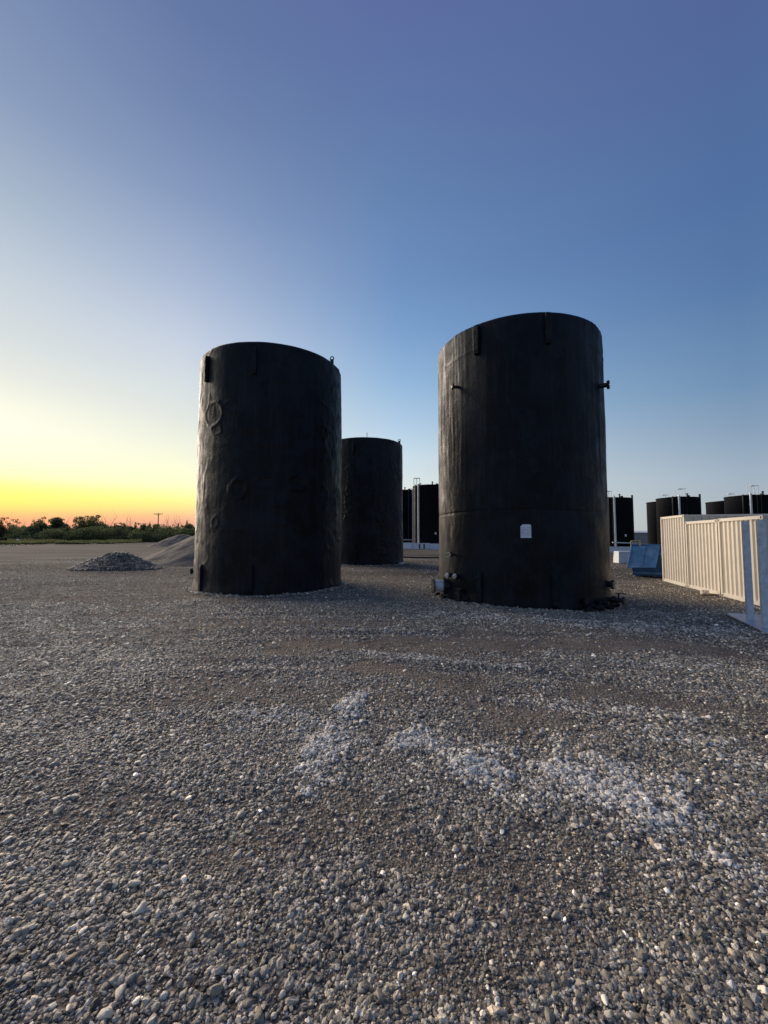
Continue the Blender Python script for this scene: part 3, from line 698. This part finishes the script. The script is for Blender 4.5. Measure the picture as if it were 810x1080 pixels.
# local x = V_ (away), local -y = WW (right)
def L3(p, z=0): dx, dy = p[0] - 8.2, p[1] - 9.05; return np.array([dx * V_[0] + dy * V_[1], -(dx * WW[0] + dy * WW[1]), z])
a = L3((8.22, 9.90)); mb = MB()
mb.box((a[0] - 1.15, a[1] - .75, .065), (2.3, 1.5, .022)); mb.build('base_plate', M['plate'], st)
mb = MB(); mb.box((a[0] + .20, a[1] - .85, .045), (.22, 1.5, .02)); mb.build('cross_plate', M['plate'], st)
for xo in (-.12, -1.9):
    MB().box((a[0] + xo, a[1] - .80, .022), (.10, 1.3, .06)).build('skid_beam', M['galv_post'], st)
for px_, py_ in ((8.17, 9.22), (7.80, 8.45), (9.15, 8.75), (8.78, 7.98)):
    b = L3((px_, py_)); w = .057; hgt = 2.20; mb = MB()
    for sx, sy, lx, ly in ((w - .004, 0, .008, 2 * w), (-w + .004, 0, .008, 2 * w), (0, w - .004, 2 * w - .018, .008), (0, -w + .004, 2 * w - .018, .008)):
        mb.box((b[0] + sx, b[1] + sy, .077 + hgt / 2), (lx, ly, hgt))
    mb.build('post', M['galv_post'], st)

# ---------------------------------------------------------------- blue dumpster
dz = -.30
dp = empty('dumpster', (13.4, 20.3, dz), R(-36), 'battered blue dumpster with its lid hanging down in front, beyond the containers', 'dumpster')
mb = MB(); w, D = 1.75, 1.1
vs = [(-.9, -.35, .08), (.9, -.35, .08), (.9, .6, .08), (-.9, .6, .08), (-1.0, -.55, 1.15), (1.0, -.55, 1.15), (1.0, .7, 1.55), (-1.0, .7, 1.55)]
mb.add(vs, [(3, 2, 1, 0), (0, 1, 5, 4), (1, 2, 6, 5), (2, 3, 7, 6), (3, 0, 4, 7)]); mb.build('bin_body', M['blue_dark'], dp)
mb = MB()
for z_, y_ in ((1.17, -.56),): mb.box((0, y_, z_), (2.08, .06, .07))
mb.box((0, .71, 1.58), (2.08, .06, .07)); mb.build('rim_bar', M['blue'], dp)
mb = MB()
# a hanging lid: ribbed sheet hinged near the top, swung forward and down
lidax = (np.array([.988, 0, .04]), np.array([-.17, -.30, -.94]), np.array([.10, -.95, .30]))
lc = np.array([-.42, -.82, 1.02]); mb.box(lc, (1.22, 1.12, .035), lidax)
for k in (-.56, 0, .56): mb.box(lc + np.array([k, 0, 0]) + lidax[2] * .03, (.06, 1.10, .03), lidax)
mb.box(lc + lidax[1] * .53 + lidax[2] * .03, (1.20, .05, .03), lidax)
mb.build('lid', M['blue'], dp, bevel=.006)
mb = MB(); mb.box((0, -.37, .62), (1.78, .025, .9)); mb.build('front_panel', M['blue'], dp)
for s_ in (-.97, .97): MB().box((s_, .05, .75), (.12, .75, .14)).build('fork_pocket', M['blue_dark'], dp, bevel=.01)
for s_ in (-.7, .7): MB().box((s_, .1, .045), (.12, .9, .09)).build('skid', M['blue_dark'], dp)
mb = MB(); mb.path([(-.95, -.3, 1.48), (-.95, -.3, 1.78), (-.55, -.3, 1.78), (-.55, -.3, 1.48)], .03, 8); mb.build('guard_loop', M['yellow'], dp)

# pale concrete block beyond the dumpster
gz = -.3
cb_ = MB(); vs = [(-.62, -.4, 0), (.62, -.4, 0), (.62, .4, 0), (-.62, .4, 0), (-.56, -.34, .88), (.56, -.34, .88), (.56, .34, .88), (-.56, .34, .88)]
cb_.add(vs, [(3, 2, 1, 0), (4, 5, 6, 7), (0, 1, 5, 4), (1, 2, 6, 5), (2, 3, 7, 6), (3, 0, 4, 7)])
ob = cb_.build('concrete_block', M['concrete'], None, (18.15, 31.0, gz), bevel=.03); tag(ob, 'pale concrete block on the ground between the big right tank and the blue dumpster', 'concrete block')

# ---------------------------------------------------------------- tank battery far behind, inside a steel containment wall
def far_tank(x, y, z, r, H, label, pipe_az=-90, cage=True, post_az=None, group='far black tanks behind the containment wall', cage_dx=-.9, label_plate=False, low_pipe=False, z_cage=1.0):
    t = empty('battery_tank', (x, y, z), 0, label, 'storage tank', group); n = 64
    mb = MB(); mb.tube((0, 0, 0), (0, 0, H), r, n=n, caps=False)
    for zz in (H * .33, H * .66): mb.tube((0, 0, zz - .03), (0, 0, zz + .03), r + .012, n=n, caps=False)
    mb.tube((0, 0, H - .1), (0, 0, H + .02), r + .05, n=n); mb.build('shell', M['tank_steel'], t)
    mb = MB(); mb.tube((0, 0, H + .02), (0, 0, H + .28), r + .02, .1, n=n); mb.build('roof', M['tank_steel'], t)
    a = R(pipe_az); c = np.array([math.cos(a), math.sin(a), 0]) * (r + .16)
    mb = MB(); mb.tube(c + [0, 0, 0], c + [0, 0, H + .1], .13, n=10); mb.tube(c + [0, 0, H + .05], c * .8 + [0, 0, H + .25], .11, n=10); mb.build('fill_pipe', M['white_pipe'], t)
    a2 = a - .28; c2 = np.array([math.cos(a2), math.sin(a2), 0]) * (r + .12)
    MB().tube(c2, c2 + [0, 0, H + .12], .08, n=8).build('vent_pipe', M['black_paint'], t)
    mb = MB(); mb.tube((.1, -r * .75, H), (.1, -r * .75, H + .42), .09, n=10); mb.tube((.1, -r * .75, H + .40), (.1, -r * .75, H + .52), .17, .1, n=10); mb.build('roof_vent', M['black_paint'], t)
    mb = MB(); mb.tube((.9, -.9, H + .1), (.9, -.9, H + .35), .2, n=14); mb.build('hatch', M['black_paint'], t)
    if cage:
        mb = MB(); cx = cage_dx
        for dx in (0, .42, .85):
            for dy in (-r * .80, -r * .80 + .6): mb.tube((cx + dx, dy, H - .1), (cx + dx, dy, H + z_cage), .024, n=6)
        for dy in (-r * .80, -r * .80 + .6): mb.tube((cx - .05, dy, H + z_cage), (cx + .9, dy, H + z_cage), .035, n=6)
        for dx in (0, .85): mb.tube((cx + dx, -r * .8, H + z_cage * .98), (cx + dx, -r * .8 + .6, H + z_cage * .98), .03, n=6)
        mb.build('ladder_cage_rail', M['galv_post'], t)
        mb = MB()
        for dx in (.1, .6): mb.tube((cx + dx, -r - .1, .3), (cx + dx, -r - .1, H), .025, n=6)
        for i in range(int(H / .35)): mb.tube((cx + .1, -r - .1, .4 + i * .35), (cx + .6, -r - .1, .4 + i * .35), .015, n=6)
        mb.build('ladder', M['black_paint'], t)
    if post_az is not None:
        a = R(post_az); c = np.array([math.cos(a), math.sin(a), 0]) * (r + .1)
        MB().tube(c, c + [0, 0, H + .45], .13, n=10).build('overflow_post', M['black_paint'], t)
    if label_plate:
        a = R(-80); c = np.array([math.cos(a), math.sin(a), 0]) * (r + .02)
        MB().box(c + np.array([0, 0, 2.1]), (.22, .05, .3)).build('placard', M['white_paint'], t)
    if low_pipe:
        MB().path([(-1.6, -r - .35, 1.15), (1.7, -r - .1, 1.05)], .09, 10).build('low_manifold_pipe', M['white_pipe'], t)
    return t
far_tank(7.0, 61.5, 0, 2.6, 9.2, 'far black tank with a white pipe, seen between the two right-hand big tanks', pipe_az=-135, cage_dx=-2.6, label_plate=True)
far_tank(3.4, 70, 0, 2.6, 9.4, 'far black tank mostly hidden, just right of the middle big tank', pipe_az=-60, cage=False, low_pipe=True)
far_tank(32.2, 57.5, -.3, 2.4, 7.25, 'far black tank just right of the big labelled tank, above the concrete block', pipe_az=-112, cage_dx=-1.9, post_az=-25, label_plate=True, low_pipe=True, z_cage=.9)
far_tank(34.5, 69, -.3, 2.4, 7.9, 'sliver of a far black tank beside the right edge of the big labelled tank', pipe_az=-80, cage=True)
far_tank(40.0, 55.5, -.3, 2.38, 7.15, 'far black tank with a white pipe rising over the far high-cube container', pipe_az=-120, cage_dx=-1.1, post_az=-35, z_cage=1.1)
far_tank(44.8, 65, -.3, 2.4, 7.4, 'far black tank behind the high-cube container, left and lower of its pair', pipe_az=-60, cage_dx=-1.5, z_cage=1.0)
far_tank(47.6, 53, -.3, 2.5, 7.15, 'far black tank rising above the nearest container at the right edge', pipe_az=-128, cage_dx=-1.4, z_cage=1.2)
far_tank(53.4, 63.5, -.3, 2.5, 7.3, 'far black tank peeping over the middle container, left and lower of the rightmost pair', pipe_az=-60, cage_dx=-1.2, z_cage=1.1)

cw = empty('containment_wall', (0, 0, 0), 0, 'low pale steel containment wall in front of the far black tanks', 'containment wall')
poly = [(-6, 60.5), (4, 57.5), (16, 54.5), (29, 50.0), (44, 47.0), (60, 45.5)]
base_panel = None
for (xa, ya), (xb, yb) in zip(poly[:-1], poly[1:]):
    n = max(1, round(math.hypot(xb - xa, yb - ya) / 2.6)); 
    for i in range(n):
        x0, y0 = xa + (xb - xa) * i / n, ya + (yb - ya) * i / n; x1, y1 = xa + (xb - xa) * (i + 1) / n, ya + (yb - ya) * (i + 1) / n
        L = math.hypot(x1 - x0, y1 - y0); ang = math.atan2(y1 - y0, x1 - x0); zc = float(g0((x0 + x1) / 2, 50))
        hgt = .82 if x0 < 20 else .68
        mb = MB(); mb.box((L / 2, 0, hgt / 2), (L - .05, .04, hgt)); mb.box((L / 2, -.03, hgt + .02), (L - .05, .12, .045))
        for zz in (.27, .52): mb.box((L / 2, -.03, zz), (L - .06, .03, .05))
        p = mb.build('wall_panel', M['galv'], cw, (x0, y0, zc)); p.rotation_euler = (0, 0, ang)
        mb = MB(); mb.box((0, -.05, hgt / 2), (.045, .14, hgt + .04)); p = mb.build('wall_stake', M['galv_post'], cw, (x0, y0, zc)); p.rotation_euler = (0, 0, ang)
for i, (x_, y_) in enumerate(((4.9, 56.3), (5.5, 56.1))):
    ob = MB().tube((0, 0, -.05), (0, 0, .55), .11, n=10).tube((0, 0, .5), (0, 0, .6), .16, n=10).build('valve_post', M['dark_rubber'], None, (x_, y_, 0))
    tag(ob, ['short dark valve post at the wall, left one of the two', 'short dark valve post at the wall, right one of the two'][i], 'valve post', 'dark valve posts at the containment wall')

# hose across the yard, between middle and right tanks
pts = [(-3 + i * .5, 33.8 + .12 * math.sin(i * .5), 0) for i in range(26)]
pts = [(x, y, float(height(x, y)) + .05) for x, y, _ in pts]
ob = MB().path(pts, .055, 8).build('hose', M['dark_rubber']); tag(ob, 'dark hose lying across the yard between the middle and right tanks', 'hose')

# distant long shed at the horizon
bd = empty('metal_shed', (74, 118, -.3), R(-6), 'long low pale metal shed on the horizon behind the blue dumpster', 'shed')
mb = MB(); corrug(mb, np.array([-14., 0, 0]), np.array([1., 0, 0]), np.array([0, -1., 0]), 28, 0, 3.0, 56, .08); mb.build('front_wall', M['building'], bd)
mb = MB(); mb.box((-14, 5, 1.5), (.1, 9.9, 3.0)); mb.box((14, 5, 1.5), (.1, 9.9, 3.0)); mb.box((0, 10, 1.5), (28, .1, 3.0)); mb.build('wall', M['building'], bd)
mb = MB(); mb.add([(-14.3, -.3, 3.0), (14.3, -.3, 3.0), (14.3, 5, 3.6), (-14.3, 5, 3.6), (14.3, 10.3, 3.0), (-14.3, 10.3, 3.0)], [(0, 1, 2, 3), (3, 2, 4, 5)]); mb.build('roof', M['concrete'], bd)
MB().box((0, -.32, 2.95), (28.6, .05, .22)).build('fascia', M['galv_post'], bd)

# ---------------------------------------------------------------- heaps
def heap(name, cx, cy, rx, ry, H, mat, label, seed, rough=.06, peak=1.6, n=110, rot=0, lobes=()):
    g = np.linspace(-1.35, 1.35, n); A, B = np.meshgrid(g, g)
    def hz(A, B):
        q = np.hypot(A, B) * (1 + .10 * fbm(A * 1.5, B * 1.5, 0, seed, 3)); z = np.clip(1 - q, 0, 1)
        z = np.minimum(z * 1.18, .86 + .14 * z)
        for ax, bx, s, h in lobes: z = np.maximum(z, h * np.clip(1 - np.hypot(A - ax, B - bx) / s, 0, 1))
        return z * H + rough * fbm(A * 6, B * 6, 0, seed + 3, 4) * (z > 0) * sstep(0, .15, z) - .03 * (z <= 0)
    Z = hz(A, B); x = A * rx; y = B * ry
    zg = height(cx + x, cy + y); V = np.stack([x, y, Z + zg], -1).reshape(-1, 3)
    I = np.arange(n * n).reshape(n, n); F = np.stack([I[:-1, :-1], I[:-1, 1:], I[1:, 1:], I[1:, :-1]], -1).reshape(-1, 4)
    keep = (Z.reshape(-1)[F] > -.02).any(1); o = link_mesh(name, np_mesh(name, V, F[keep], True), mat, None, (cx, cy, 0)); tag(o, label, name.replace('_', ' '))
    return o, hz
def heap_mat(name, lo, hi, sc):
    m, t, b = new_mat(name); v = obj_coord(t)
    vo = N(t, 'ShaderNodeTexVoronoi'); vo.inputs['Scale'].default_value = sc; t.links.new(v, vo.inputs['Vector'])
    s = N(t, 'ShaderNodeSeparateColor'); t.links.new(vo.outputs['Color'], s.inputs[0])
    c = mixc(t, .5, cramp(t, s.outputs[0], [(0, lo), (1, hi)]), cramp(t, noise(t, v, 1.2, 7, .7), [(.3, lo), (.7, hi)]))
    t.links.new(c, b.inputs['Base Color']); b.inputs['Roughness'].default_value = .9; b.inputs['Specular IOR Level'].default_value = .2
    p = bump(t, b, vo.outputs['Distance'], .02, .8); bump(t, b, noise(t, v, 3, 7, .7), .10, .6, p); return m
M['heap_grey'] = heap_mat('crushed_grey_rock', (.06, .06, .06), (.14, .138, .135), 14)
M['heap_sand'] = heap_mat('sandy_fill', (.105, .092, .076), (.18, .158, .132), 25)
o, hz = heap('gravel_heap', -14.2, 21.9, 2.35, 1.6, .84, M['heap_grey'], 'low heap of dark crushed rock left of the leftmost tank', 12, rough=.05)
n = 9000; a = rng.uniform(-1, 1, n); b = rng.uniform(-1, 1, n); z = hz(a, b); k = z > .02; a, b, z = a[k], b[k], z[k]
P = np.stack([a * 2.35, b * 1.6, z + height(-14.2 + a * 2.35, 21.9 + b * 1.6) + .01], -1)
so = stones('loose_rock', P, rng.uniform(.02, .055, len(P)), tints(len(P)) * np.array([.34, .37, .42]), o, flat=(.6, .95)); so['kind'] = 'stuff'
heap('sand_heap', -11.0, 28.0, 5.4, 4.2, 2.25, M['heap_sand'], 'tall smooth heap of sandy fill behind the leftmost tank, beyond the dark rock', 33, rough=.10, lobes=((-.1, -.45, .62, .62), (.1, .5, .8, .95)))
heap('dirt_heap', -34.5, 70, 5.4, 4.0, 1.95, M['heap_sand'], 'distant low mound of tan dirt in front of the tree line', 44, rough=.15, lobes=((-.4, 0, .5, .8), (.5, .1, .5, .75)))

# ---------------------------------------------------------------- puddles
def water_mat():
    m, t, b = new_mat('puddle_water'); b.inputs['Base Color'].default_value = (.03, .028, .025, 1); b.inputs['Roughness'].default_value = .06
    bump(t, b, noise(t, obj_coord(t), 2, 3), .003, .3); return m
M['water'] = water_mat()
for i, (x, y, a, b_) in enumerate(((-72, 78, 8.5, 2.2), (-86, 100, 6, 2.0), (-66, 71, 3, .7), (-62, 96, 3.5, 1.2))):
    th = np.linspace(0, 2 * np.pi, 60, endpoint=False); rr = 1 + .35 * fbm(np.cos(th) * 1.5 + i * 5, np.sin(th) * 1.5, 0, 9, 3)
    xs, ys = a * rr * np.cos(th), b_ * rr * np.sin(th); zt = height(x + xs, y + ys).max() + .012
    me = bpy.data.meshes.new('puddle'); me.from_pydata([(p, q_, 0) for p, q_ in zip(xs, ys)], [], [tuple(range(60))])
    ob = link_mesh('puddle', me, M['water'], None, (x, y, float(zt))); tag(ob, 'shallow puddle on the far left of the yard reflecting the sunset', 'puddle', kind='structure')

# ---------------------------------------------------------------- tree line
def leaf_cloud(centres, n, size, seed):
    r = np.random.default_rng(seed); C = np.asarray(centres, float)      # rows: x,y,z,rx,rz
    w = C[:, 3] ** 2 * C[:, 4]; k = r.choice(len(C), n, p=w / w.sum())
    d = r.normal(size=(n, 3)); d /= np.linalg.norm(d, axis=1)[:, None]; rad = r.uniform(.25, 1.05, n) ** .6
    P = C[k, :3] + d * rad[:, None] * C[k][:, [3, 3, 4]]
    s = size * r.uniform(.5, 1.3, n)[:, None]; u = r.normal(size=(n, 3)); u /= np.linalg.norm(u, axis=1)[:, None]
    v = np.cross(u, r.normal(size=(n, 3))); v /= np.linalg.norm(v, axis=1)[:, None]
    V = np.stack([P - u * s, P + v * s * .55, P + u * s, P - v * s * .55], 1).reshape(-1, 3)
    return V, np.arange(4 * n).reshape(n, 4)
def trunk_mesh(h, r, lean, seed, spread):
    rr = random.Random(seed); mb = MB()
    for s_ in range(rr.choice((2, 3))):
        p = np.array([rr.uniform(-.3, .3), rr.uniform(-.3, .3), -.1]); d = np.array([rr.uniform(-.3, .3) + lean, rr.uniform(-.2, .2), 1.]); rad = r
        for k in range(5):
            q = p + d * h / 5 * rr.uniform(.8, 1.1); mb.tube(p, q, rad, rad * .75, n=6)
            if k > 0:
                e = q + np.array([rr.uniform(-1, 1) * spread, rr.uniform(-1, 1) * spread * .6, h * .22]); mb.tube(q, e, rad * .5, rad * .15, n=5)
                e2 = e + np.array([rr.uniform(-1, 1) * spread * .4, 0, h * .15]); mb.tube(e, e2, rad * .2, rad * .06, n=4)
            p = q; rad *= .75; d = d + np.array([rr.uniform(-.25, .25), rr.uniform(-.2, .2), 0])
    return mb
def tree(x, y, h, hw, mat, label, seed, dens=1.0, bottom=.05, spiky=False, nclump=9):
    t = empty('conifer' if spiky else 'bushy_tree', (x, y, 0), 0, label, 'tree', 'trees along the far edge of the yard')
    rr = random.Random(seed); C = []
    if spiky:
        for i in range(9):
            f = i / 8; C.append((rr.uniform(-.1, .1), 0, h * (.1 + .88 * f), hw * (1 - f * .9) + .1, h * .09))
    else:
        for i in range(nclump):
            a = rr.uniform(0, 6.28); q = rr.uniform(.1, .8) * hw; zz = h * rr.uniform(bottom + .12, .82); s = hw * rr.uniform(.22, .45)
            C.append((q * math.cos(a), q * math.sin(a) * .7, zz, s, min(h * .22, s * .8))); C.append((rr.uniform(-.9, .9) * hw, 0, h * rr.uniform(.15, .58), hw * .42, h * .2))
        for i in range(7): C.append((hw * rr.uniform(-.75, .75), 0, h * rr.uniform(.58, .94), hw * rr.uniform(.08, .24), h * rr.uniform(.03, .08)))
    V, F = leaf_cloud(C, int(6800 * dens), .21, seed)
    V[:, 2] = np.maximum(V[:, 2], .05)
    link_mesh('crown', np_mesh('crown', V, F), mat, t)
    trunk_mesh(h * .9, .10, rr.uniform(-.1, .1), seed, hw * .5).build('trunk', M['bark'], t)
    return t
Yt = 124
def px(x, Y): return (x - 405) / 430 * Y           # metres sideways for a bearing on the photograph's width
# (bearing, top height, half width, material, density, label)
TR = [(-8, 8.0, 3.2, 'leaf_rust', .5, 'thin rusty-leaved tree cut by the left edge of the view'),
      (4, 8.3, 2.2, 'leaf_rust', .35, 'sparse reddish tree near the left edge with gaps of sky in it'),
      (19, 7.4, 2.6, 'leaf_green', .5, 'loose open tree standing over the grass strip at far left'),
      (31, 5.2, 2.4, 'leaf_green', .8, 'low round bush in the gap between two taller trees at far left'),
      (41, 7.9, 2.8, 'leaf_dark', 1.0, 'dark dense tree with a ragged rusty top, third tall one from left'),
      (60, 8.2, 3.2, 'leaf_dark', 1.2, 'broad dark tree with a feathery tuft on top, left of the biggest crown'),
      (76, 5.6, 2.4, 'leaf_green', .8, 'small green bush in the dip left of the biggest crown'),
      (94, 8.4, 4.2, 'leaf_green', 1.7, 'widest round green crown in the tree line'),
      (112, 5.8, 2.8, 'leaf_dark', .9, 'low dark bush right beside the widest crown'),
      (126, 6.2, 2.4, 'leaf_green', .8, 'mid-sized green tree halfway between widest crown and utility pole'),
      (139, 5.0, 2.4, 'leaf_dark', .9, 'low dark bush left of the utility pole'),
      (151, 5.6, 2.4, 'leaf_green', .8, 'green bush just left of the utility pole'),
      (165, 5.9, 3.2, 'leaf_green', 1.1, 'green mounded bush directly in front of the utility pole'),
      (181, 5.6, 2.8, 'leaf_dark', .9, 'dark bush right of the utility pole above the dirt mound'),
      (200, 5.4, 3.0, 'leaf_green', 1.0, 'green bush touching the left side of the leftmost big tank'),
      (222, 5.4, 3.0, 'leaf_dark', .8, 'bush hidden behind the leftmost big tank')]
for i, (bx, h, hw, mt, dn, lab) in enumerate(TR):
    y = Yt + (i * 37 % 11) - 5; tree(px(bx, y), y, h, hw, M[mt], lab, 100 + i, dn, nclump=7 + i % 5)
for i, (bx, h, lab) in enumerate(((143, 6.0, 'slim pointed conifer left of the utility pole'), (158, 5.9, 'small pointed conifer closest left of the utility pole'), (197, 6.6, 'tallest pointed conifer, close to the leftmost big tank'), (188, 5.6, 'stubby pointed conifer above the dirt mound'))):
    y = Yt + 4 + i; tree(px(bx, y), y, h, .9, M['leaf_dark'], lab, 300 + i, .3, spiky=True)
def bare(x, y, h, label, seed):
    t = empty('bare_tree', (x, y, 0), 0, label, 'tree', 'leafless trees poking above the tree line'); trunk_mesh(h, .13, 0, seed, 1.3).build('trunk', M['bark'], t)
for i, (bx, h, lab) in enumerate(((114, 8.2, 'leafless forked tree right of the widest crown'), (138, 7.4, 'thin leafless tree left of the slim conifer'), (177, 7.6, 'leafless tree right of the utility pole'), (192, 7.4, 'leafless tree beside the tallest conifer'))):
    bare(px(bx, 130), 130, h, lab, 400 + i)
# undergrowth and grass
r2 = np.random.default_rng(5); C = []
for i in range(260):
    bx = r2.uniform(-60, 240); y = r2.uniform(114, 131); C.append((px(bx, y), y, r2.uniform(.4, 3.3), r2.uniform(1.3, 3.0), r2.uniform(.9, 2.3)))
V, F = leaf_cloud(C, 95000, .22, 9); V[:, 2] = np.maximum(V[:, 2], .03)
ob = link_mesh('undergrowth', np_mesh('undergrowth', V, F), M['leaf_dark']); tag(ob, 'tangle of low scrub filling the foot of the tree line', 'scrub', kind='stuff')
def grass_area(n):
    y = r2.uniform(84, 121, n); bx = r2.uniform(-60, 150, n); x = px(bx, y)
    edge = px(70, y) + (y - 84) * 1.15 + 8 * fbm(y * .1, x * .05, 0, 6, 2)
    k = (x < edge) & (fbm(x * .12, y * .2, 0, 14, 3) > -.15 + .3 * (y < 98)); x, y = x[k], y[k]; n = len(x)
    h = .6 * r2.uniform(.4, 1.4, n) * (1 + .8 * np.clip(fbm(x * .2, y * .3, 0, 15, 2), -.5, 1)); a = r2.uniform(0, 6.28, n); w = .13
    dx, dy = np.cos(a) * w, np.sin(a) * w; lx, ly = r2.normal(0, .12, n), r2.normal(0, .12, n); z = height(x, y) - .02
    V = np.stack([np.stack([x - dx, y - dy, z], -1), np.stack([x + dx, y + dy, z], -1), np.stack([x + lx, y + ly, z + h], -1)], 1).reshape(-1, 3)
    return V, np.arange(3 * n).reshape(n, 3)
V, F = grass_area(70000); ob = link_mesh('grass', np_mesh('grass', V, F), M['grass']); tag(ob, 'rough green grass strip between the yard and the trees', 'grass', kind='stuff')

# utility pole beyond the trees
up = empty('utility_pole', (px(166.8, 136), 136, 0), 0, 'dark wooden utility pole with a crossarm standing above the trees', 'utility pole')
MB().tube((0, 0, -.2), (0, 0, 9.4), .17, .13, n=10).build('pole', M['pole_wood'], up)
ca = MB().box((0, -.16, 9.0), (3.0, .12, .16)).build('crossarm', M['pole_wood'], up)
for dx in (-1.35, -.6, .6, 1.35): MB().tube((dx, -.16, 9.08), (dx, -.16, 9.32), .06, .05, n=8).build('insulator', M['dark_rubber'], ca)
mb = MB(); mb.tube((-.75, -.16, 9.0), (0, -.14, 8.3), .03, n=6); mb.tube((.75, -.16, 9.0), (0, -.14, 8.3), .03, n=6); mb.build('brace', M['pole_wood'], up)

# small white tote on the grass and a pickup parked by the trees
ob = MB().tube((0, 0, 0), (0, 0, .85), .38, .36, n=14).tube((0, 0, .85), (0, 0, .97), .2, .16, n=12).build('white_drum', M['white_paint'], None, (px(20, 100), 100, 0)); tag(ob, 'small white drum on the grass at far left', 'drum')
pk = empty('pickup_truck', (px(-7, 96), 96, .0), R(-4), 'white pickup truck with dark bed parked behind the grass at the left edge', 'pickup truck')
def prism(mb, prof, w):
    n = len(prof); vs = [(x, -w / 2, z) for x, z in prof] + [(x, w / 2, z) for x, z in prof]
    mb.add(vs, [tuple(range(n)), tuple(range(n, 2 * n))[::-1]] + [(i, i + n, (i + 1) % n + n, (i + 1) % n) for i in range(n)]); return mb
prism(MB(), [(-2.7, .45), (.6, .45), (.6, 1.15), (.55, 1.15), (.2, 1.78), (-1.1, 1.82), (-1.55, 1.2), (-2.6, 1.08), (-2.75, .8)], 1.85).build('cab_body', M['white_paint'], pk, bevel=.05)
prism(MB(), [(-1.35, 1.22), (.35, 1.22), (.12, 1.70), (-1.05, 1.73)], 1.87).build('window', M['glass'], pk)
prism(MB(), [(.62, .5), (2.8, .5), (2.8, 1.2), (.62, 1.2)], 1.85).build('bed', M['tank_steel'], pk, bevel=.04)
for x_ in (-1.8, 1.75):
    for y_ in (-.86, .86):
        w_ = MB().tube((x_, y_ - .12, .38), (x_, y_ + .12, .38), .38, n=22).build('wheel', M['dark_rubber'], pk)
        MB().tube((x_, y_ - .13, .38), (x_, y_ + .13, .38), .21, n=16).build('rim', M['galv'], w_)
